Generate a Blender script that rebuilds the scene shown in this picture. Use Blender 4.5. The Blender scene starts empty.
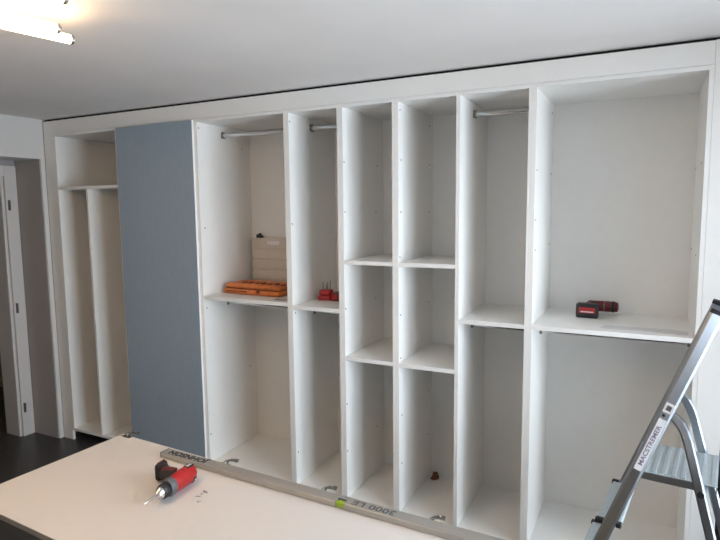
import bpy, bmesh, math, random
from mathutils import Vector, Matrix

random.seed(7)
scene = bpy.context.scene
COL = scene.collection
R = math.radians

# ---------------------------------------------------------------- camera
cam_d = bpy.data.cameras.new('camera')
cam_d.sensor_width = 36.0
cam_d.lens = 567.24 / 720 * 36.0
cam_d.clip_start = 0.02
cam = bpy.data.objects.new('camera', cam_d)
COL.objects.link(cam)
FW = Vector((-0.45129, 0.885765, -0.108436))
RT = Vector((0.891484, 0.452934, -0.010369))
UP = Vector((-0.03993, 0.101348, 0.994049))
cam.matrix_world = Matrix(((RT.x, UP.x, -FW.x, 4.1404), (RT.y, UP.y, -FW.y, -2.8341),
                           (RT.z, UP.z, -FW.z, 1.8100), (0, 0, 0, 1)))
scene.camera = cam

# ---------------------------------------------------------------- world, daylight, exposure
world = bpy.data.worlds.new('overcast_sky')
scene.world = world
world.use_nodes = True
bg = world.node_tree.nodes['Background']
bg.inputs['Color'].default_value = (0.79, 0.895, 1.0, 1)
bg.inputs['Strength'].default_value = 11.0

WIN = [(-1.95, -0.20)]          # window openings in the right hand wall (y from, y to)
WZ0, WZ1 = 0.12, 2.36
WX = 5.0
FY = -4.30                                      # wall behind the camera, with a wide window
FWIN = (3.9, 4.7)
FZ0, FZ1 = 1.1, 1.9
pl = bpy.data.lights.new('window_portal', 'AREA')
pl.shape = 'RECTANGLE'
pl.size = FWIN[1] - FWIN[0]
pl.size_y = FZ1 - FZ0
pl.cycles.is_portal = True
po_ = bpy.data.objects.new('window_portal', pl)
COL.objects.link(po_)
po_.location = ((FWIN[0] + FWIN[1]) / 2, FY - 0.16, (FZ0 + FZ1) / 2)
po_.rotation_euler = (R(90), 0, 0)
for a, b in WIN:                               # sky portals in the window openings
    ld = bpy.data.lights.new('window_portal', 'AREA')
    ld.shape = 'RECTANGLE'
    ld.size = WZ1 - WZ0
    ld.size_y = b - a
    ld.cycles.is_portal = True
    lo = bpy.data.objects.new('window_portal', ld)
    COL.objects.link(lo)
    lo.location = (WX + 0.16, (a + b) / 2, (WZ0 + WZ1) / 2)
    lo.rotation_euler = (0, R(90), 0)

vs = scene.view_settings
vs.view_transform = 'Standard'
vs.look = 'None'
vs.gamma = 1.0
vs.exposure = 0.0
vs.use_curve_mapping = False

# ---------------------------------------------------------------- materials
MATS = {}
def mat(name, col, rough=0.5, metal=0.0, noise=None, bump=0.0, bscale=200.0, emit=None, estr=0.0,
        stretch=None, spec=0.5, var=0.06):
    m = bpy.data.materials.new(name)
    m.use_nodes = True
    nt = m.node_tree
    b = nt.nodes['Principled BSDF']
    b.inputs['Base Color'].default_value = (*col, 1)
    b.inputs['Roughness'].default_value = rough
    b.inputs['Metallic'].default_value = metal
    b.inputs['Specular IOR Level'].default_value = spec
    if noise or bump:
        tc = nt.nodes.new('ShaderNodeTexCoord')
        mp = nt.nodes.new('ShaderNodeMapping')
        nt.links.new(tc.outputs['Object'], mp.inputs['Vector'])
        if stretch:
            mp.inputs['Scale'].default_value = stretch
    if noise:
        n = nt.nodes.new('ShaderNodeTexNoise')
        n.inputs['Scale'].default_value = noise
        n.inputs['Detail'].default_value = 4
        nt.links.new(mp.outputs['Vector'], n.inputs['Vector'])
        r = nt.nodes.new('ShaderNodeValToRGB')
        r.color_ramp.elements[0].position = 0.3
        r.color_ramp.elements[1].position = 0.7
        r.color_ramp.elements[0].color = (*[c * (1 - var) for c in col], 1)
        r.color_ramp.elements[1].color = (*[min(1, c * (1 + var)) for c in col], 1)
        nt.links.new(n.outputs['Fac'], r.inputs['Fac'])
        nt.links.new(r.outputs['Color'], b.inputs['Base Color'])
    if bump:
        n2 = nt.nodes.new('ShaderNodeTexNoise')
        n2.inputs['Scale'].default_value = bscale
        n2.inputs['Detail'].default_value = 3
        nt.links.new(mp.outputs['Vector'], n2.inputs['Vector'])
        bp = nt.nodes.new('ShaderNodeBump')
        bp.inputs['Strength'].default_value = bump
        bp.inputs['Distance'].default_value = 0.002
        nt.links.new(n2.outputs['Fac'], bp.inputs['Height'])
        nt.links.new(bp.outputs['Normal'], b.inputs['Normal'])
    if emit:
        b.inputs['Emission Color'].default_value = (*emit, 1)
        b.inputs['Emission Strength'].default_value = estr
    MATS[name] = m
    return m

mat('paint_ceiling', (0.815, 0.775, 0.745), 0.9, noise=3, var=0.02, bump=0.15, bscale=260)
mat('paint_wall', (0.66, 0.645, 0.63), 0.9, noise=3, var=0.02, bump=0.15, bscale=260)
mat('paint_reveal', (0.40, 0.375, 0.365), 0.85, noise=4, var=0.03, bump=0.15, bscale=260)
mat('floor_dark', (0.050, 0.046, 0.045), 0.38, noise=14, var=0.25, stretch=(1, 6, 1), bump=0.1, bscale=60)
mat('melamine', (0.875, 0.86, 0.83), 0.4, noise=30, var=0.008)
mat('melamine_edge', (0.78, 0.765, 0.765), 0.42)
mat('inner_white', (0.70, 0.675, 0.66), 0.42, noise=30, var=0.012)
mat('back_board', (0.84, 0.82, 0.785), 0.5, noise=20, var=0.01)
mat('blue_laminate', (0.30, 0.375, 0.45), 0.55, noise=60, var=0.06, stretch=(3, 3, 0.35), bump=0.25, bscale=500)
mat('chrome', (0.62, 0.62, 0.62), 0.22, 1.0)
mat('zinc', (0.24, 0.225, 0.20), 0.35, 1.0)
mat('steel_bright', (0.75, 0.75, 0.76), 0.2, 1.0)
mat('hole_dark', (0.22, 0.20, 0.19), 0.8)
mat('aluminium', (0.42, 0.45, 0.49), 0.28, 1.0, noise=40, var=0.05, stretch=(1, 1, 0.05))
mat('aluminium_tread', (0.62, 0.68, 0.71), 0.45, 0.75, noise=40, var=0.05)
mat('level_alu', (0.44, 0.42, 0.39), 0.45, 0.6, noise=30, var=0.05, stretch=(0.1, 1, 1))
mat('ink', (0.035, 0.035, 0.04), 0.6)
mat('ink_grey', (0.10, 0.095, 0.10), 0.6)
mat('ink_violet', (0.20, 0.18, 0.28), 0.6)
mat('sticker', (0.80, 0.80, 0.82), 0.4)
mat('vial', (0.30, 0.42, 0.03), 0.2)
mat('black_plastic', (0.014, 0.014, 0.016), 0.45)
mat('black_rubber', (0.022, 0.018, 0.018), 0.7)
mat('red_plastic', (0.40, 0.018, 0.018), 0.35, noise=60, var=0.08)
mat('dark_red_plastic', (0.13, 0.012, 0.014), 0.4)
mat('grey_plastic', (0.10, 0.10, 0.105), 0.5)
mat('orange_fabric', (0.66, 0.19, 0.045), 0.6, noise=25, var=0.18, bump=0.3, bscale=120)
mat('orange_dark', (0.16, 0.028, 0.012), 0.7)
mat('card_beige', (0.64, 0.585, 0.51), 0.75, noise=12, var=0.04)
mat('paper', (0.80, 0.80, 0.79), 0.6)
mat('film', (0.66, 0.66, 0.66), 0.3)
mat('slab_edge', (0.30, 0.275, 0.245), 0.6)
mat('gap_shade', (0.012, 0.011, 0.011), 0.9)  # near-black colour standing in for the shade inside the gaps
mat('rust', (0.20, 0.075, 0.035), 0.8, noise=90, var=0.4)
mat('trestle_wood', (0.42, 0.29, 0.16), 0.7, noise=20, var=0.15, stretch=(1, 1, 8))
mat('frame_white', (0.62, 0.60, 0.585), 0.5)
mat('frame_dark', (0.022, 0.020, 0.020), 0.5)
mat('tube_glow', (1, 0.9, 0.75), 0.4, emit=(1.0, 0.68, 0.38), estr=25.0)
mat('lamp_metal', (0.30, 0.28, 0.27), 0.4, 0.8)

def glass_mat():
    m = bpy.data.materials.new('window_glass')
    m.use_nodes = True
    nt = m.node_tree
    nt.nodes.clear()
    out = nt.nodes.new('ShaderNodeOutputMaterial')
    mix = nt.nodes.new('ShaderNodeMixShader')
    fr = nt.nodes.new('ShaderNodeFresnel')
    fr.inputs['IOR'].default_value = 1.45
    t = nt.nodes.new('ShaderNodeBsdfTransparent')
    g = nt.nodes.new('ShaderNodeBsdfGlossy')
    g.inputs['Roughness'].default_value = 0.02
    nt.links.new(fr.outputs[0], mix.inputs[0])
    nt.links.new(t.outputs[0], mix.inputs[1])
    nt.links.new(g.outputs[0], mix.inputs[2])
    nt.links.new(mix.outputs[0], out.inputs['Surface'])
    MATS['window_glass'] = m
glass_mat()

# ---------------------------------------------------------------- mesh helpers
class MB:
    """collects shapes; build() links them as ONE mesh object"""
    def __init__(self):
        self.bm = bmesh.new()
    def _merge(self, bm2, M=None):
        if M is not None:
            bmesh.ops.transform(bm2, matrix=M, verts=bm2.verts)
        me = bpy.data.meshes.new('tmp')
        bm2.to_mesh(me)
        bm2.free()
        self.bm.from_mesh(me)
        bpy.data.meshes.remove(me)
    def box(self, x0, x1, y0, y1, z0, z1, bev=0.0, seg=1, M=None):
        b = bmesh.new()
        bmesh.ops.create_cube(b, size=1)
        bmesh.ops.transform(b, matrix=Matrix.Translation(((x0 + x1) / 2, (y0 + y1) / 2, (z0 + z1) / 2)) @
                            Matrix.Diagonal((x1 - x0, y1 - y0, z1 - z0, 1)), verts=b.verts)
        if bev:
            bmesh.ops.bevel(b, geom=b.edges[:], offset=bev, segments=seg, affect='EDGES', profile=0.5)
        self._merge(b, M)
        return self
    def tube(self, p0, p1, r0, r1=None, seg=16, M=None):
        p0, p1 = Vector(p0), Vector(p1)
        r1 = r0 if r1 is None else r1
        b = bmesh.new()
        d = p1 - p0
        bmesh.ops.create_cone(b, cap_ends=True, segments=seg, radius1=r0, radius2=r1, depth=d.length)
        q = Vector((0, 0, 1)).rotation_difference(d.normalized()).to_matrix().to_4x4()
        bmesh.ops.transform(b, matrix=Matrix.Translation((p0 + p1) / 2) @ q, verts=b.verts)
        self._merge(b, M)
        return self
    def lathe(self, prof, p0, axis, seg=20, M=None, sq=1.0):
        """prof: (distance along axis, radius)"""
        b = bmesh.new()
        rings = []
        for t, r in prof:
            rings.append([b.verts.new((max(r, 1e-5) * math.cos(2 * math.pi * k / seg),
                                       sq * max(r, 1e-5) * math.sin(2 * math.pi * k / seg), t)) for k in range(seg)])
        for A, B in zip(rings, rings[1:]):
            for k in range(seg):
                b.faces.new((A[k], A[(k + 1) % seg], B[(k + 1) % seg], B[k]))
        b.faces.new(rings[0][::-1])
        b.faces.new(rings[-1])
        q = Vector((0, 0, 1)).rotation_difference(Vector(axis).normalized()).to_matrix().to_4x4()
        bmesh.ops.transform(b, matrix=Matrix.Translation(Vector(p0)) @ q, verts=b.verts)
        self._merge(b, M)
        return self
    def prism(self, poly, t0, t1, M, bev=0.0):
        """2D polygon in local XY, extruded along local Z from t0 to t1, placed with M"""
        b = bmesh.new()
        lo = [b.verts.new((x, y, t0)) for x, y in poly]
        hi = [b.verts.new((x, y, t1)) for x, y in poly]
        n = len(poly)
        b.faces.new(lo[::-1])
        b.faces.new(hi)
        for k in range(n):
            b.faces.new((lo[k], lo[(k + 1) % n], hi[(k + 1) % n], hi[k]))
        bmesh.ops.recalc_face_normals(b, faces=b.faces)
        if bev:
            bmesh.ops.bevel(b, geom=b.edges[:], offset=bev, segments=2, affect='EDGES', profile=0.5)
        self._merge(b, M)
        return self
    def sweep(self, pts, side, w, h, M=None):
        """rectangular bar along pts; 'side' is the constant direction of width w"""
        b = bmesh.new()
        side = Vector(side).normalized()
        pts = [Vector(q) for q in pts]
        rings = []
        for i, q in enumerate(pts):
            t = (pts[min(i + 1, len(pts) - 1)] - pts[max(i - 1, 0)]).normalized()
            nrm = side.cross(t).normalized()
            sd = t.cross(nrm).normalized()
            c = 0.18
            ring = []
            for a, e in ((-.5, -.5 + c), (-.5 + c, -.5), (.5 - c, -.5), (.5, -.5 + c), (.5, .5 - c), (.5 - c, .5), (-.5 + c, .5), (-.5, .5 - c)):
                ring.append(b.verts.new(q + sd * a * w + nrm * e * h))
            rings.append(ring)
        for A, B in zip(rings, rings[1:]):
            for k in range(8):
                b.faces.new((A[k], A[(k + 1) % 8], B[(k + 1) % 8], B[k]))
        b.faces.new(rings[0][::-1])
        b.faces.new(rings[-1])
        bmesh.ops.recalc_face_normals(b, faces=b.faces)
        self._merge(b, M)
        return self
    def build(self, name, m, parent=None, smooth=False, M=None):
        if M is not None:
            bmesh.ops.transform(self.bm, matrix=M, verts=self.bm.verts)
        me = bpy.data.meshes.new(name)
        self.bm.to_mesh(me)
        self.bm.free()
        if smooth:
            for f in me.polygons:
                f.use_smooth = True
            try:
                me.set_sharp_from_angle(angle=R(38))
            except Exception:
                pass
        me.materials.append(MATS[m])
        o = bpy.data.objects.new(name, me)
        COL.objects.link(o)
        if parent is not None:
            o.parent = parent
        return o

def tag(o, label, cat, group=None):
    o['label'] = label
    o['category'] = cat
    if group:
        o['group'] = group
    return o
def thing(name, label, cat, loc=(0, 0, 0), rotz=0.0, group=None):
    e = bpy.data.objects.new(name, None)
    e.empty_display_size = 0.05
    COL.objects.link(e)
    e.location = loc
    e.rotation_euler = (0, 0, rotz)
    return tag(e, label, cat, group)
def struct(o):
    o['kind'] = 'structure'
    return o
def share(src, parent, loc, rot=(0, 0, 0)):
    c = src.copy()
    COL.objects.link(c)
    c.parent = parent
    c.location = loc
    c.rotation_euler = rot
    return c
def text_mesh(name, body, size, m, parent, M, bold=0.0, extrude=0.0003):
    cu = bpy.data.curves.new('tmp_text', 'FONT')
    cu.body = body
    cu.size = size
    cu.offset = bold
    cu.extrude = extrude
    cu.resolution_u = 3
    cu.align_x = 'CENTER'
    cu.align_y = 'CENTER'
    to = bpy.data.objects.new('tmp_text', cu)
    COL.objects.link(to)
    dg = bpy.context.evaluated_depsgraph_get()
    me = bpy.data.meshes.new_from_object(to.evaluated_get(dg))
    bpy.data.objects.remove(to)
    bpy.data.curves.remove(cu)
    me.name = name
    me.transform(M)
    me.materials.clear()
    me.materials.append(MATS[m])
    o = bpy.data.objects.new(name, me)
    COL.objects.link(o)
    if parent is not None:
        o.parent = parent
    return o

# ================================================================ the setting
CH = 2.50
struct(MB().box(-1.9, 5.15, FY - 0.15, 0.75, -0.1, 0).build('floor', 'floor_dark'))
struct(MB().box(-1.9, 5.15, FY - 0.15, 0.75, CH, CH + 0.1).build('ceiling', 'paint_ceiling'))
struct(MB().box(-1.9, 5.15, 0.62, 0.75, 0, CH).build('wall_back', 'paint_wall'))
WF = MB()
WF.box(-1.9, FWIN[0], FY - 0.15, FY, 0, CH).box(FWIN[1], 5.15, FY - 0.15, FY, 0, CH)
WF.box(FWIN[0], FWIN[1], FY - 0.15, FY, 0, FZ0).box(FWIN[0], FWIN[1], FY - 0.15, FY, FZ1, CH)
struct(WF.build('wall_front', 'paint_wall'))
w = bpy.data.objects.new('window_2', None)
COL.objects.link(w)
struct(w)
t = 0.05
fr = MB()
fr.box(FWIN[0], FWIN[1], FY - 0.12, FY - 0.06, FZ0, FZ0 + t).box(FWIN[0], FWIN[1], FY - 0.12, FY - 0.06, FZ1 - t, FZ1)
xm = (FWIN[0] + FWIN[1]) / 2
for x0, x1 in ((FWIN[0], FWIN[0] + t), (FWIN[1] - t, FWIN[1]), (xm - t / 2, xm + t / 2)):
    fr.box(x0, x1, FY - 0.12, FY - 0.06, FZ0 + t, FZ1 - t)
fr.build('window_frame', 'frame_white', w)
for x0, x1 in ((FWIN[0] + t, xm - t / 2), (xm + t / 2, FWIN[1] - t)):
    MB().box(x0, x1, FY - 0.092, FY - 0.088, FZ0 + t, FZ1 - t).build('pane', 'window_glass', w)
MB().box(FWIN[0] - 0.03, FWIN[1] + 0.03, FY - 0.058, FY + 0.12, FZ0 - 0.03, FZ0 - 0.001, 0.004).build('window_sill', 'frame_white', w)
# left wall with its deep doorway recess: opening y -1.12..-0.035, lintel at 2.205
LW = MB()
LW.box(-0.32, 0, -0.032, 0.62, 0, CH)
LW.box(-0.32, 0, -1.13, -0.032, 2.205, CH)
LW.box(-0.32, 0, FY, -1.13, 0, CH)
struct(LW.build('wall_left', 'paint_wall'))
# reveal lining, in a darker colour than the wall
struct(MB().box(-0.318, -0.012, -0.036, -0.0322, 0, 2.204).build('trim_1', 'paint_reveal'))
# hallway beyond the doorway
HW = MB()
HW.box(-0.36, -0.322, -0.052, 0.62, 0, CH)
HW.box(-0.36, -0.322, -1.00, -0.052, 2.155, CH)
HW.box(-0.36, -0.322, FY, -1.00, 0, CH)
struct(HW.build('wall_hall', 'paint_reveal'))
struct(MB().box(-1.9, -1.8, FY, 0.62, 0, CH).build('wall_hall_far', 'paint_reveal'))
# door frame
dr = bpy.data.objects.new('door_1', None)
COL.objects.link(dr)
struct(dr)
dr.location = (-0.32, -0.5, 0)
def dpart(mb, name, m):
    o = mb.build(name, m)
    o.parent = dr
    o.matrix_parent_inverse = Matrix.Translation((0.32, 0.5, 0))
    return o
dpart(MB().box(-0.32, -0.302, -0.135, -0.040, 0, 2.165, 0.003), 'casing', 'frame_white')
dpart(MB().box(-0.32, -0.302, -1.02, -0.925, 0, 2.165, 0.003), 'casing', 'frame_white')
dpart(MB().box(-0.32, -0.302, -0.925, -0.135, 2.08, 2.165, 0.003), 'casing', 'frame_white')
dpart(MB().box(-0.50, -0.322, -0.155, -0.125, 0, 2.10, 0.003), 'jamb', 'frame_white')
dpart(MB().box(-0.50, -0.322, -0.935, -0.905, 0, 2.10, 0.003), 'jamb', 'frame_white')
for z in (1.86, 1.05, 0.235):
    h = dpart(MB().box(-0.3025, -0.296, -0.121, -0.101, z - 0.04, z + 0.04, 0.002), 'hinge', 'zinc')
    hb = MB().tube((-0.297, -0.124, z - 0.045), (-0.297, -0.124, z + 0.045), 0.006, seg=10).build('hinge_pin', 'zinc')
    hb.parent = h
    hb.matrix_parent_inverse = h.matrix_parent_inverse.copy()

# right wall with two windows
RW = MB()
ys = [FY, WIN[0][0], WIN[0][1], 0.62]
RW.box(WX, WX + 0.15, FY, 0.62, 0, WZ0)
RW.box(WX, WX + 0.15, FY, 0.62, WZ1, CH)
for a, b in ((ys[0], ys[1]), (ys[2], ys[3])):
    RW.box(WX, WX + 0.15, a, b, WZ0, WZ1)
struct(RW.build('wall_right', 'paint_wall'))
for i, (a, b) in enumerate(WIN):
    w = bpy.data.objects.new('window_%d' % (i + 1), None)
    COL.objects.link(w)
    struct(w)
    fx0, fx1 = WX + 0.06, WX + 0.12
    fr = MB()
    t = 0.05
    fr.box(fx0, fx1, a, b, WZ0, WZ0 + t).box(fx0, fx1, a, b, WZ1 - t, WZ1)
    mid = (a + b) / 2
    for y0, y1 in ((a, a + t), (b - t, b), (mid - t / 2, mid + t / 2)):
        fr.box(fx0, fx1, y0, y1, WZ0 + t, WZ1 - t)
    fr.build('window_frame', 'frame_white', w)
    for y0, y1 in ((a + t, mid - t / 2), (mid + t / 2, b - t)):
        MB().box(WX + 0.088, WX + 0.092, y0, y1, WZ0 + t, WZ1 - t).build('pane', 'window_glass', w)
    MB().box(WX - 0.12, WX + 0.058, a - 0.03, b + 0.03, WZ0 - 0.03, WZ0 - 0.001, 0.004).build('window_sill', 'frame_white', w)
# dark vertical strip beside the wardrobe
struct(MB().box(4.462, 4.74, -0.004, 0.06, 0, 2.49, 0.003).build('trim_2', 'frame_dark'))
struct(MB().box(4.745, 4.995, 0.0, 0.06, 0, 2.495).build('trim_3', 'paint_wall'))

# ================================================================ wardrobe
T = 0.018
DEP = 0.541
UB, UT = 0.079, 2.386
hole_src = None
def hole(parent, x, y, z, sgn, r=0.0045):
    """small dark drilled fitting on the inside of a side panel"""
    global hole_src
    if hole_src is None:
        o = MB().tube((0, 0, 0), (0.0016, 0, 0), r, seg=10).build('screw_cap', 'hole_dark', parent)
        hole_src = o
        o.location = (x, y, z)
        return
    share(hole_src, parent, (x if sgn > 0 else x - 0.0016, y, z))

def unit(label, x0, x1, shelves=(), rails=(), divider=None, holesL=(), holesR=(), UB=0.079, TL=T, TR=T):
    g = 0.0002
    x0 += g
    x1 -= g
    ox = x0
    u = thing('wardrobe_cabinet', label, 'cabinet', (ox, 0, 0), group='white wardrobe cabinets side by side')
    w = x1 - x0
    sl = MB().box(0, TL, 0, DEP, UB, UT).build('side_panel', 'melamine', u)
    sr = MB().box(w - TR, w, 0, DEP, UB, UT).build('side_panel', 'melamine', u)
    MB().box(TL, w - TR, 0.0005, DEP, UT - T, UT).build('top_panel', 'melamine', u)
    MB().box(TL, w - TR, 0.0005, DEP, UB, UB + T).build('bottom_panel', 'melamine', u)
    MB().box(0.001, w - 0.001, DEP, DEP + 0.008, UB, UT).build('back_panel', 'back_board', u)
    for (z, a, b) in shelves:
        a = TL if a is None else a - ox
        b = w - TR if b is None else b - ox
        MB().box(a, b, 0.001, DEP, z - 0.022, z).build('shelf', 'melamine', u)
    if divider:
        xd, z1 = divider
        MB().box(xd - ox - T / 2, xd - ox + T / 2, 0.002, DEP, UB + T, z1).build('divider', 'melamine', u)
    for z in rails:
        rl = MB()
        rl.lathe([(0, 0.0165), (w - TL - TR, 0.0165)], (TL, 0.25, z), (1, 0, 0), seg=18, sq=1.0)
        ro = rl.build('hanging_rail', 'chrome', u, smooth=True)
        for xa, xb in ((TL, TL + 0.014), (w - TR - 0.014, w - TR)):
            MB().box(xa, xb, 0.229, 0.271, z - 0.020, z + 0.022, 0.003).build('rail_bracket', 'zinc', ro)
    for fx in (0.06, w - 0.06):
        for fy in (0.11, 0.47):
            MB().lathe([(0, 0.028), (0.012, 0.028), (0.016, 0.017), (UB, 0.017)], (fx, fy, 0), (0, 0, 1), seg=12).build('foot', 'black_plastic', u)
    for y, z in holesL:
        hole(sl, TL, y, z, 1)
    for y, z in holesR:
        hole(sr, w - TR, y, z, -1)
    return u

b = [0.12, 0.802, 1.515, 2.2185, 2.577, 2.914, 3.261, 3.6255, 4.357]
unit('narrow open cabinet between doorway and blue door, one shelf over an upright divider', b[0], b[1], [(1.992, None, None)], divider=(0.455, 1.970))
blue_unit = unit('cabinet closed by the slate blue door', b[1], b[2], [(1.242, None, None)])
unit('open cabinet beside the blue door, orange case on its shelf', b[2], b[3], [(1.242, None, None)], [2.308, 1.170],
     holesL=[(0.018, 2.333), (0.041, 1.69), (0.029, 1.158), (0.451, 2.237), (0.463, 0.65), (0.019, 0.289)])
unit('narrow open cabinet with hanging rail and red bit holder on its shelf', b[3], b[4], [(1.228, None, None)], [2.308, 1.158], UB=0.072,
     holesL=[(0.012, 2.319), (0.016, 1.72), (0.028, 1.178), (0.026, 0.294)])
unit('narrow open cabinet with two empty shelves, next to the red bit holder cabinet', b[4], b[5], [(1.513, None, None), (0.952, None, None)], UB=0.065,
     holesL=[(0.013, 2.069), (0.448, 2.073), (0.017, 1.789), (0.429, 1.785), (0.012, 1.232), (0.419, 1.235), (0.012, 0.664), (0.012, 0.376), (0.42, 0.383)])
unit('narrow open cabinet with two empty shelves and a brown scrap at its bottom', b[5], b[6], [(1.513, None, None), (0.952, None, None)], UB=0.058, TR=0.010,
     holesL=[(0.025, 2.327), (0.481, 2.299), (0.037, 2.066), (0.483, 2.067), (0.035, 1.787), (0.485, 1.782), (0.019, 1.542), (0.481, 1.222),
             (0.024, 1.219), (0.022, 0.976), (0.042, 0.64), (0.488, 0.363), (0.04, 0.357), (0.486, 0.648)])
unit('narrow open cabinet with hanging rail and an empty middle shelf', b[6], b[7], [(1.226, None, None)], [2.308, 1.156], UB=0.052, TL=0.010)
unit('wide open cabinet behind the stepladder, cordless driver on its shelf', b[7], b[8], [(1.226, None, None)], [1.156], UB=0.040,
     holesL=[(0.045, 1.985), (0.485, 1.987), (0.022, 1.744), (0.041, 1.596), (0.478, 1.599), (0.482, 2.317)],
     holesR=[(0.139, 1.994), (0.505, 1.991), (0.2, 1.578), (0.505, 1.586)])

tag(MB().box(0.008, 4.3565, 0.0005, 0.0185, 2.3875, 2.4845, 0.001).build('fascia_panel', 'melamine'),
    'long white fascia board above the wardrobe cabinets, below the ceiling gap', 'panel')
tag(MB().box(0.008, 0.1195, 0.0005, 0.0185, 0.0, 2.3865, 0.001).build('filler_panel', 'melamine'),
    'tall narrow filler board between doorway wall and first cabinet', 'panel')
tag(MB().box(4.3577, 4.455, 0.0005, 0.0185, 0.0, 2.4865, 0.001).build('filler_panel', 'melamine'),
    'tall narrow white filler board behind the stepladder', 'panel')

struct(MB().box(0.004, 4.455, 0.020, 0.060, 2.392, 2.499).build('gap_shade_top', 'gap_shade'))  # dark strip added behind the fascia to paint the ceiling gap's shade
struct(MB().box(0.001, 0.0045, 0.003, 0.018, 0.0, 2.49).build('gap_shade_left', 'gap_shade'))  # likewise, painted shade for the gap between left wall and filler
# blue door, closed
dd = MB().box(0.010, 0.708, -0.018, -0.0015, 0.085, 2.380, 0.0006).build('door', 'melamine', blue_unit)
dd['label'] = 'slate blue flat cabinet door, closed'
MB().box(0.010, 0.708, -0.0205, -0.018, 0.085, 2.380, 0.0006).build('door_face', 'blue_laminate', dd)

# ================================================================ door lying on trestles
PZ = 0.80
PR = R(-2.9)
pd = thing('loose_panel', 'loose cabinet front lying flat with its white inner side up', 'panel', (2.045, -1.113, PZ), PR)
PL, PW = 2.29, 0.652
MB().box(0, PL, -PW, 0, -0.0025, 0, 0.0006).build('inner_face', 'inner_white', pd)
MB().box(0, PL, -PW, 0, -0.021, -0.0025, 0.0006).build('slab', 'slab_edge', pd)
Mp_inv = (Matrix.Translation((2.045, -1.113, PZ)) @ Matrix.Rotation(PR, 4, 'Z')).inverted()
for i, (hx, hy) in enumerate(((2.085, -1.139), (2.672, -1.15), (3.137, -1.173), (3.549, -1.20), (4.26, -1.23))):
    lp = Mp_inv @ Vector((hx, hy, PZ))
    hx = lp.x
    h = MB()
    h.box(hx - 0.026, hx + 0.026, -0.021, -0.003, 0.0, 0.003, 0.001)
    ho = h.build('hinge', 'zinc', pd)
    a = MB()
    a.sweep([(hx + 0.002, -0.014, 0.005), (hx + 0.004, -0.004, 0.010), (hx + 0.010, 0.006, 0.014), (hx + 0.024, 0.014, 0.015), (hx + 0.042, 0.020, 0.012)], (0.3, 1, 0), 0.018, 0.007)
    a.build('hinge_arm', 'zinc', ho)
    MB().tube((hx + 0.026, 0.0145, 0.0175), (hx + 0.026, 0.0145, 0.0205), 0.004, seg=8).build('adjusting_screw', 'steel_bright', ho)

# trestles that carry it
def trestle(lx, label):
    c = Matrix.Translation((2.045, -1.113, 0)) @ Matrix.Rotation(PR, 4, 'Z') @ Vector((lx, -PW / 2, 0))
    t = thing('trestle', label, 'trestle', c, PR, 'trestles under the lying door')
    zt = PZ - 0.0215
    MB().box(-0.035, 0.035, -0.28, 0.28, zt - 0.07, zt, 0.003).build('beam', 'trestle_wood', t)
    for sx in (-1, 1):
        for sy in (-1, 1):
            MB().sweep([(sx * 0.20, sy * 0.25, 0.0), (sx * 0.045, sy * 0.22, zt - 0.01)], (0, 1, 0), 0.06, 0.025).build('leg', 'trestle_wood', t)
    MB().box(-0.15, 0.15, -0.245, -0.215, 0.25, 0.29).build('brace', 'trestle_wood', t)
    MB().box(-0.15, 0.15, 0.215, 0.245, 0.25, 0.29).build('brace', 'trestle_wood', t)
trestle(0.62, 'wooden trestle under the hinge end of the lying door')
trestle(1.75, 'wooden trestle under the stepladder end of the lying door')

# ================================================================ spirit level
LR = R(-1.9)
lv = thing('spirit_level', 'long grey aluminium spirit level lying on the white panel', 'level', (2.390, -1.221, PZ + 0.001), LR)
LL, LW_, LH = 1.80, 0.047, 0.022
vx = 0.855
prof = MB()
prof.box(0.004, vx - 0.017, 0, LW_, 0, LH, 0.0012)
prof.box(vx + 0.017, LL - 0.004, 0, LW_, 0, LH, 0.0012)
prof.box(vx - 0.0172, vx + 0.0172, 0.020, LW_, 0, LH)
prof.build('body', 'level_alu', lv)
MB().box(vx - 0.0165, vx + 0.0165, 0.0005, 0.0195, 0.002, LH - 0.0015, 0.003, 2).build('vial', 'vial', lv)
MB().box(vx - 0.0165, vx + 0.0165, 0.0196, 0.025, LH, LH + 0.0006).build('vial_trim', 'black_plastic', lv)
MB().box(0, 0.004, -0.0005, LW_ + 0.0005, 0, LH + 0.0005, 0.001).build('end_cap', 'grey_plastic', lv)
MB().box(LL - 0.004, LL, -0.0005, LW_ + 0.0005, 0, LH + 0.0005, 0.001).build('end_cap', 'grey_plastic', lv)
def level_text(body, x, size, m, bold, stretch=1.0):
    M = Matrix.Translation((x, LW_ * 0.52, LH + 0.0002)) @ Matrix.Rotation(math.pi, 4, 'Z') @ Matrix.Diagonal((stretch, 1, 1, 1))
    text_mesh('lettering', body, size, m, lv, M, bold)
level_text('JOHNSON', 0.132, 0.040, 'ink', 0.0016, 1.08)
level_text('3000 LE', 0.975, 0.038, 'ink_grey', 0.0006, 1.3)

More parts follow.
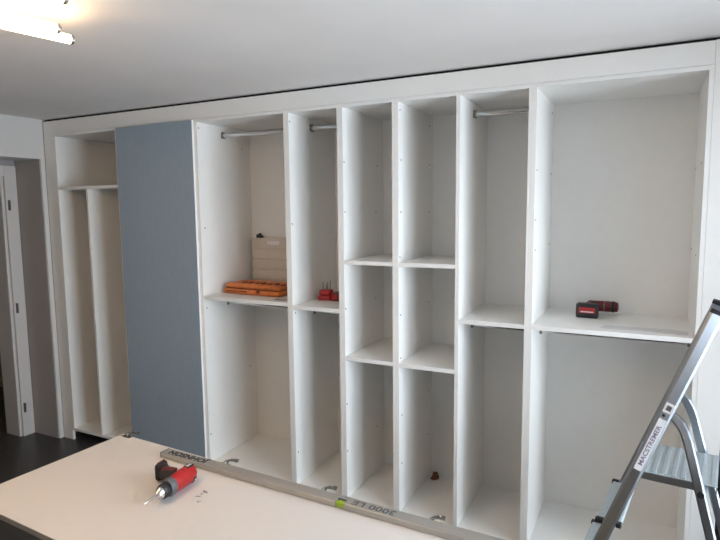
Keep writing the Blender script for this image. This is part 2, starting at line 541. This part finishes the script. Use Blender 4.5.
# ================================================================ cordless tools
def cordless(name, label, loc, rot, batt, mats, bit=True, cat='drill'):
    """tool lying on its side: spindle along +X, handle along +Y, z up from the supporting surface"""
    t = thing(name, label, cat, loc, rot)
    red, blk = mats
    zc = 0.031
    if batt == 'block':
        MB().lathe([(-0.045, 0.020), (-0.040, 0.027), (0.055, 0.029), (0.075, 0.028)], (0, 0, zc), (1, 0, 0), 24).build('motor_housing', red, t, True)
        MB().lathe([(0.0755, 0.027), (0.078, 0.0295), (0.092, 0.0295)], (0, 0, zc), (1, 0, 0), 24).build('collar', 'black_rubber', t, True)
        MB().lathe([(0.0925, 0.027), (0.106, 0.025), (0.109, 0.016)], (0, 0, zc), (1, 0, 0), 24).build('nose', red, t, True)
        MB().lathe([(0.040, 0.0292), (0.045, 0.0292)], (0, 0, zc), (1, 0, 0), 24).build('trim_ring', 'zinc', t, True)
    else:
        # motor housing
        MB().lathe([(-0.086, 0.016), (-0.084, 0.022), (-0.078, 0.026), (-0.06, 0.0285), (-0.02, 0.0285), (0.012, 0.027), (0.022, 0.0255)],
                   (0, 0, zc), (1, 0, 0), 24).build('motor_housing', red, t, True)
        cap = MB().lathe([(-0.0895, 0.012), (-0.088, 0.018), (-0.085, 0.0215)], (0, 0, zc), (1, 0, 0), 24).build('rear_cap', blk, t, True)
        for k in range(5):
            a = R(20 + k * 35)
            y, z = -math.cos(a) * 0.0265, math.sin(a) * 0.0265
            MB().box(-0.074, -0.058, y - 0.003, y + 0.003, zc + z - 0.003, zc + z + 0.003).build('vent', 'black_plastic', t)
        lb = MB().box(-0.078, -0.050, -0.014, 0.010, zc - 0.0289, zc - 0.025, 0.0008).build('label_plate', 'black_plastic', t)
        for q0, q1 in ((-0.074, -0.066), (-0.062, -0.054)):
            MB().box(q0, q1, -0.009, 0.004, zc - 0.0292, zc - 0.0289).build('label_print', 'sticker', lb)
        # gearbox collar and chuck
        MB().lathe([(0.0225, 0.0265), (0.026, 0.028), (0.042, 0.0275), (0.048, 0.024)], (0, 0, zc), (1, 0, 0), 24).build('collar', 'grey_plastic', t, True)
        ck = MB().lathe([(0.0485, 0.020), (0.052, 0.0225), (0.074, 0.0215), (0.078, 0.019)], (0, 0, zc), (1, 0, 0), 24).build('chuck', 'black_plastic', t, True)
        MB().lathe([(0.0785, 0.0185), (0.084, 0.018), (0.098, 0.009), (0.101, 0.006)], (0, 0, zc), (1, 0, 0), 18).build('chuck_jaws', 'steel_bright', ck, True)
        if bit:
            MB().lathe([(0.1012, 0.0045), (0.125, 0.0045), (0.1255, 0.0032), (0.148, 0.003), (0.153, 0.0008)], (0, 0, zc), (1, 0, 0), 10).build('bit', 'steel_bright', t, True)
    # handle: rounded section swept along +Y with a slight rake
    h = MB()
    secs = [(0.010, -0.014, 0.025, 0.023), (0.035, -0.023, 0.024, 0.022), (0.06, -0.033, 0.023, 0.0225), (0.085, -0.044, 0.024, 0.024), (0.098, -0.050, 0.026, 0.026)]
    bm = bmesh.new()
    rings = []
    for y, x, a, c in secs:
        rings.append([bm.verts.new((x + a * math.cos(2 * math.pi * k / 20), y, zc + c * math.sin(2 * math.pi * k / 20))) for k in range(20)])
    for A, B in zip(rings, rings[1:]):
        for k in range(20):
            bm.faces.new((A[k], A[(k + 1) % 20], B[(k + 1) % 20], B[k]))
    bm.faces.new(rings[0]); bm.faces.new(rings[-1])
    bmesh.ops.recalc_face_normals(bm, faces=bm.faces)
    h._merge(bm)
    h.build('handle', blk if batt == 'slim' else 'black_rubber', t, True)
    gp = MB().box(-0.045, -0.022, 0.030, 0.085, zc - 0.0245, zc - 0.014, 0.004, 2)
    gp.build('grip_inlay', 'dark_red_plastic', t, True)
    MB().lathe([(0, 0.007), (0.012, 0.007), (0.014, 0.005)], (0.004, 0.042, zc), (1, -0.25, 0), 12).build('trigger', 'red_plastic' if batt == 'slim' else 'black_plastic', t, True)
    if batt == 'slim':
        MB().box(-0.079, -0.026, 0.0985, 0.124, 0.003, 2 * zc - 0.003, 0.0122, 4).build('battery', 'black_rubber', t, True)
        MB().box(-0.070, -0.036, 0.109, 0.115, -0.0002 + 0.001, 0.0025, 0.0004).build('battery_mark', 'dark_red_plastic', t)
    else:
        MB().box(-0.077, 0.028, 0.0985, 0.118, 0.001, 0.074, 0.007, 3).build('foot', 'black_plastic', t, True)
        bt = MB().box(-0.080, 0.030, 0.1185, 0.150, 0.0, 0.076, 0.009, 3).build('battery', 'black_plastic', t, True)
        MB().box(-0.064, 0.016, 0.150, 0.1508, 0.020, 0.050, 0.0003).build('battery_label', 'red_plastic', bt)
        MB().box(-0.055, 0.008, 0.1508, 0.1512, 0.040, 0.045).build('battery_print', 'sticker', bt)
    return t

# drill on the lying door: tip (2.657,-1.53) -> rear (2.63,-1.287)
ax = Vector((2.657 - 2.632, -1.53 + 1.287, 0)).normalized()
ang = math.atan2(ax.y, ax.x)
cx, cy = 2.662, -1.404
cordless('cordless_drill', 'red and black cordless drill lying on the white panel', (cx, cy, PZ + 0.0005), ang, 'slim', ('red_plastic', 'black_rubber'))
# handle along local +Y: with the spindle along -Y (world) local +Y is world +X, so mirror
dobj = bpy.data.objects['cordless_drill']
dobj.rotation_euler = (math.pi, 0, ang)
dobj.scale = (1.06, 1.02, 1.2)
dobj.location.z = PZ + 0.0005 + 0.062 * 1.2
cordless('cordless_driver', 'dark red cordless driver with battery towards the room on white shelf', (3.903, 0.445, 1.2265), 0.0, 'block',
         ('dark_red_plastic', 'black_plastic'), bit=False)

drv = bpy.data.objects['cordless_driver']
drv.rotation_euler = (math.pi, 0, R(-4))
drv.location.z = 1.2268 + 0.076
# screws on the lying door
for i, (sx, sy, a) in enumerate(((2.744, -1.404, 20), (2.757, -1.383, 75), (2.750, -1.362, -15), (2.783, -1.430, 40))):
    s = MB()
    s.lathe([(0, 0.0036), (0.002, 0.0036), (0.004, 0.0017), (0.022 if i < 3 else 0.010, 0.0016), (0.026 if i < 3 else 0.014, 0.0003)], (0, 0, 0.0037), (1, 0, 0), 10)
    o = s.build('screw', 'chrome')
    o.location = (sx, sy, PZ + 0.0003)
    o.rotation_euler = (0, 0, R(a))
    tag(o, 'small loose screw in the cluster beside the drill on the white panel' if i < 3 else 'shortest loose screw, apart from the cluster beside the drill', 'screw', 'loose screws on the lying door')

# ================================================================ things on the shelves
# orange case
oc = thing('tool_case', 'orange soft tool case lying on the white shelf', 'case', (1.80, 0.265, 1.2425), R(-3))
MB().box(-0.235, 0.245, -0.115, 0.13, 0.0, 0.036, 0.017, 4).build('base', 'orange_fabric', oc, True)
MB().box(-0.228, 0.24, -0.10, 0.13, 0.037, 0.068, 0.015, 4).build('lid', 'orange_fabric', oc, True)
MB().box(-0.215, 0.23, -0.104, 0.128, 0.0335, 0.0395, 0.002).build('seam', 'orange_dark', oc)
MB().prism([(-0.014, 0), (0.014, 0), (0.006, -0.022), (-0.006, -0.022)], -0.004, 0.004,
           Matrix.Translation((0.075, -0.117, 0.036)) @ Matrix.Rotation(R(90), 4, 'X'), 0.0015).build('latch', 'orange_dark', oc)
for k in range(7):
    MB().box(-0.125 + k * 0.055, -0.102 + k * 0.055, -0.045 + 0.004 * (k % 3), -0.005, 0.066, 0.0735 + 0.003 * (k % 2), 0.002).build('buckle', 'orange_dark', oc)
MB().sweep([(-0.20, -0.117, 0.020), (-0.12, -0.121, 0.024), (-0.02, -0.121, 0.022)], (0, 0, 1), 0.006, 0.006).build('strap', 'orange_dark', oc)

# small metal piece beside it
o = MB().box(-0.045, 0.03, -0.008, 0.008, 0, 0.003, 0.001).box(0.03, 0.05, -0.012, 0.012, 0, 0.005, 0.001).build('metal_fitting', 'zinc')
o.location = (2.105, 0.075, 1.2425); o.rotation_euler = (0, 0, R(12))
tag(o, 'small flat grey metal fitting on the shelf near the orange case', 'fitting')

# ribbed beige panel with handle slot standing against the back of the cabinet
rp = thing('ribbed_board', 'beige ribbed board with oval handle slot, standing behind the orange case', 'board', (1.56, 0.505, 1.2425))
Wp, Hp = 0.44, 0.362
zz = [0.0, 0.060, 0.135, 0.210, 0.285]
for k, z in enumerate(zz[:4]):
    MB().box(0, Wp, -0.012, 0.012, z, zz[k + 1] - 0.006, 0.003, 2).build('slat', 'card_beige', rp, True)
MB().box(0.006, Wp - 0.006, -0.005, 0.010, 0, Hp - 0.004).build('backing', 'card_beige', rp)
tp = MB()
sx0, sx1, sz0, sz1 = 0.135, 0.245, 0.314, 0.340
tp.box(0, sx0, -0.012, 0.012, 0.285, Hp, 0.003, 2).box(sx1, Wp, -0.012, 0.012, 0.285, Hp, 0.003, 2)
tp.box(sx0, sx1, -0.012, 0.012, 0.285, sz0).box(sx0, sx1, -0.012, 0.012, sz1, Hp)
tp.build('top_slat', 'card_beige', rp)
MB().box(sx0, sx1, -0.0065, -0.0055, sz0, sz1).build('handle_slot', 'paper', rp)
clip = MB().box(-0.022, 0.022, -0.02, 0.016, 0, 0.016, 0.004, 2).box(0.004, 0.024, -0.024, -0.008, 0.012, 0.034, 0.004, 2).box(-0.02, 0.008, -0.018, 0.010, 0.012, 0.026, 0.004, 2).build('clip', 'black_plastic')
clip.location = (1.63, 0.503, 1.2425 + Hp)
tag(clip, 'small black clip on top of the beige ribbed board', 'clip')

# red bit holder with standing bits and dark red box
bh = thing('bit_holder', 'bright red bit holder block with thin bits standing in it', 'bit holder', (2.312, 0.27, 1.2285), R(4))
MB().box(-0.045, 0.043, -0.035, 0.035, 0, 0.030, 0.008, 3).build('base', 'red_plastic', bh, True)
MB().box(-0.040, 0.041, -0.026, 0.034, 0.0302, 0.066, 0.010, 3).build('block', 'red_plastic', bh, True)
for k, (bx, hh) in enumerate(((-0.018, 0.052), (0.002, 0.036), (0.013, 0.050), (0.027, 0.062))):
    MB().lathe([(0, 0.0035), (hh - 0.004, 0.003), (hh, 0.0008)], (bx, 0.006 * (k % 2), 0.0662), (0.02 * (k - 1), 0, 1), 8).build('bit', 'zinc', bh)
db = thing('battery_charger', 'dark red box standing beside the red bit holder', 'box', (2.416, 0.275, 1.2285), R(3))
MB().box(-0.052, 0.055, -0.04, 0.045, 0, 0.052, 0.007, 3).build('body', 'dark_red_plastic', db, True)
MB().box(-0.045, -0.005, -0.041, -0.0385, 0.012, 0.042, 0.0008).build('label_plate', 'red_plastic', db)
MB().box(-0.02, 0.04, -0.03, 0.03, 0.0522, 0.056, 0.001).build('contact_plate', 'black_plastic', db)

# thin white sheet on the right hand shelf
sh = MB()
sh.prism([(0, 0), (0.365, -0.012), (0.372, 0.055), (0.30, 0.085), (0.02, 0.075)], 0, 0.0022, Matrix.Identity(4))
o = sh.build('paper_sheet', 'film')
o.location = (3.950, 0.070, 1.2265)
tag(o, 'thin grey sheet lying on the shelf in front of the driver', 'paper')

# brown scrap at the cabinet bottom
sc = MB()
for k in range(5):
    sc.box(-0.02 + 0.006 * k, 0.0 + 0.008 * k, -0.01, 0.012, 0.0, 0.008 + 0.006 * (k % 3) + 0.003 * k, 0.002, 1, Matrix.Rotation(R(25 * k), 4, 'Z'))
o = sc.build('wood_scrap', 'rust')
o.scale = (1.35, 1.3, 1.2)
o.location = (2.980, 0.470, 0.0765)
tag(o, 'small reddish brown scrap in the bottom corner of a white cabinet', 'scrap')

# ================================================================ stepladder
QX, QY, QA = 3.817, -0.448, R(-6.44)
ld = thing('stepladder', 'aluminium platform stepladder with white sticker on its rail', 'ladder', (QX, QY, 0), QA)
SL = 0.372
HW0, TP = 0.239, 0.080
TOPZ = 1.442
ZP = 0.857
def hw(z):
    return HW0 - TP * z
def rp_(z, du, s):
    return Vector((SL * z + du, s * hw(z), z))
rail_d, rail_t = 0.046, 0.025
tilt = math.atan(SL)
for s in (-1, 1):
    ro = MB().sweep([rp_(0.012, 0.018, s) - Vector((0, s * rail_t / 2, 0)), rp_(TOPZ, 0.018, s) - Vector((0, s * rail_t / 2, 0))], (0, 1, 0), rail_t, rail_d - 0.003).build('front_rail', 'aluminium', ld)
    e = rp_(TOPZ, 0.018, s) - Vector((0, s * rail_t / 2, 0))
    t = (rp_(TOPZ, 0, s) - rp_(0.5, 0, s)).normalized()
    MB().sweep([e + t * 0.0005, e + t * 0.014], (0, 1, 0), rail_t + 0.003, rail_d).build('end_cap', 'black_plastic', ro)
    f = rp_(0.03, 0.018, s) - Vector((0, s * rail_t / 2, 0))
    MB().sweep([Vector((f.x - 0.012, f.y, 0.0)), Vector((f.x + 0.002, f.y, 0.05))], (0, 1, 0), rail_t + 0.006, rail_d + 0.008).build('rubber_foot', 'black_plastic', ro)
# treads
for k in (1, 2, 3):
    z = ZP * k / 4 + 0.006
    u0 = SL * z - 0.028
    wv = hw(z) - 0.003
    tr = MB().box(u0, u0 + 0.080, -wv + 0.02, wv - 0.02, z - 0.004, z, 0.001)
    tr.box(u0, u0 + 0.003, -wv + 0.02, wv - 0.02, z - 0.03, z - 0.004)
    tr.box(u0 + 0.077, u0 + 0.080, -wv + 0.02, wv - 0.02, z - 0.03, z - 0.004)
    to = tr.build('tread', 'aluminium_tread', ld)
    for j in range(6):
        uu = u0 + 0.006 + j * 0.0128
        MB().box(uu, uu + 0.006, -wv + 0.022, wv - 0.022, z, z + 0.002).build('rib', 'aluminium_tread', to)
    for s in (-1, 1):
        a, c = (s * (wv - 0.022), s * (wv + 0.001))
        for ua, ub in ((u0 - 0.005, u0 + 0.022), (u0 + 0.066, u0 + 0.085)):
            MB().box(ua, ub, min(a, c), max(a, c), z - 0.014, z + 0.003, 0.002).build('tread_cap', 'black_plastic', to)
# platform
pw = hw(ZP) - rail_t - 0.002
u0 = SL * ZP + 0.0 ; u1 = 0.585
po = MB().box(u0, u1, -pw, pw, ZP - 0.004, ZP, 0.001).build('platform', 'aluminium_tread', ld)
for s in (-1, 1):
    MB().box(u0, u1 - 0.03, min(s * pw, s * (pw - 0.004)), max(s * pw, s * (pw - 0.004)), ZP - 0.030, ZP - 0.004).build('lip', 'aluminium', po)
MB().box(u0, u0 + 0.004, -pw + 0.005, pw - 0.005, ZP - 0.03, ZP - 0.004).build('lip', 'aluminium', po)
MB().box(u1 - 0.004, u1, -pw + 0.005, pw - 0.005, ZP - 0.03, ZP - 0.004).build('lip', 'aluminium', po)
nr = 9
for j in range(nr):
    uu = u0 + 0.012 + j * (u1 - u0 - 0.024) / (nr - 1)
    MB().box(uu - 0.0075, uu + 0.0075, -pw + 0.006, pw - 0.006, ZP, ZP + 0.003, 0.001).build('rib', 'aluminium_tread', po)
# rear legs, curved over at the top
def rear(s):
    pts = []
    att = (0.424, 1.072)
    ctrl = [(0.412, 1.078), (0.432, 1.079), (0.450, 1.070), (0.466, 1.054), (0.480, 1.030), (0.493, 0.995), (0.505, 0.95)]
    for u, z in ctrl:
        pts.append(Vector((u, s * (hw(z) - rail_t / 2 - 0.002 + 0.0), z)))
    k = (0.576 - 0.505) / (0.95 - 0.68)
    for z in (0.828, 0.68, 0.4, 0.02):
        u = 0.505 + k * (0.95 - z)
        pts.append(Vector((u, s * (hw(z) - rail_t / 2 - 0.002), z)))
    return pts
for s in (-1, 1):
    rl = MB().sweep(rear(s), (0, 1, 0), 0.018, 0.032).build('rear_leg', 'aluminium', ld, smooth=False)
    e = rear(s)[-1]
    MB().sweep([Vector((e.x + 0.006, e.y, 0.0)), Vector((e.x - 0.01, e.y, 0.05))], (0, 1, 0), 0.024, 0.038).build('rubber_foot', 'black_plastic', rl)
    bp_ = Vector((0.539, s * (hw(0.828) - 0.002), 0.828))
    MB().tube(bp_ - Vector((0, s * 0.002, 0)), bp_ + Vector((0, s * 0.007, 0)), 0.011, seg=14).build('pivot_cap', 'black_plastic', rl)
    a_ = Vector((0.415, s * (hw(1.078) + 0.0), 1.078))
    MB().tube(a_, a_ + Vector((0, s * 0.003, 0)), 0.005, seg=10).build('rivet', 'black_plastic', rl)
# cross brace between the rear legs
zb = 0.30
ub = 0.505 + (0.576 - 0.505) / 0.27 * (0.95 - zb)
MB().box(ub - 0.012, ub + 0.012, -hw(zb) + 0.024, hw(zb) - 0.024, zb - 0.012, zb + 0.012, 0.002).build('rear_brace', 'aluminium', ld)
# stickers on the outer side of the near rail
ex = Vector((SL, -0.0 * TP, 1)).normalized()          # along the rail
al = (rp_(1.4, 0, -1) - rp_(0.4, 0, -1)).normalized()
ac = Vector((1, 0, -SL)).normalized()                 # across the rail, to the rear
nn = ac.cross(al)
if nn.y > 0:
    nn = -nn
def onrail(z, off=0.0006):
    return rp_(z, 0.019, -1) + nn * off
def railM(z, off):
    o = onrail(z, off)
    X = al
    Z = nn
    Y = Z.cross(X)
    return Matrix(((X.x, Y.x, Z.x, o.x), (X.y, Y.y, Z.y, o.y), (X.z, Y.z, Z.z, o.z), (0, 0, 0, 1)))
st = MB().prism([(-0.105, -0.013), (0.105, -0.013), (0.105, 0.013), (-0.105, 0.013)], -0.0004, 0.0004, railM(0.965, 0.0005)).build('brand_sticker', 'sticker', ld)
text_mesh('lettering', 'MACSTREMER', 0.021, 'ink_violet', st, railM(0.962, 0.0012) @ Matrix.Diagonal((1.25, 1, 1, 1)), 0.0003)
st2 = MB().prism([(-0.018, -0.015), (0.018, -0.015), (0.018, 0.015), (-0.018, 0.015)], -0.0004, 0.0004, railM(1.105, 0.0005)).build('label_sticker', 'sticker', ld)
MB().prism([(-0.009, -0.008), (0.009, -0.008), (0.009, 0.008), (-0.009, 0.008)], -0.0003, 0.0003, railM(1.105, 0.0013)).build('label_print', 'ink_grey', st2)

# ================================================================ ceiling lamp
lamp = thing('ceiling_lamp', 'ceiling lamp of glowing parallel tubes', 'lamp', (2.42, -2.0, CH))
LZ = 2.42 - CH
td = Vector((-0.17, -0.985, 0)).normalized()
MB().box(-0.25, 0.15, -0.22, 0.0, -0.03, -0.001, 0.004, 2).build('base_plate', 'lamp_metal', lamp)
for (ex_, ey, ln) in ((2.272, -1.415, 1.30), (2.343, -1.519, 1.28), (2.611, -1.687, 1.26)):
    e = Vector((ex_ - 2.42, ey + 2.0, LZ))
    f = e + td * ln
    tb = MB().lathe([(0.012, 0.0155), (ln - 0.012, 0.0155)], e, td, 18).build('tube', 'tube_glow', lamp, True)
    MB().lathe([(-0.003, 0.012), (0.001, 0.0165), (0.0118, 0.0165)], e, td, 18).build('tube_cap', 'lamp_metal', tb)
    MB().lathe([(ln - 0.0118, 0.0165), (ln - 0.001, 0.0165), (ln + 0.003, 0.012)], e, td, 18).build('tube_cap', 'lamp_metal', tb)
    m = e + td * ln * 0.5
    MB().tube((m.x, m.y, LZ + 0.018), (m.x, m.y, -0.0305 if -0.25 < m.x < 0.15 and -0.22 < m.y < 0.0 else -0.001), 0.006, seg=10).build('stem', 'lamp_metal', lamp)
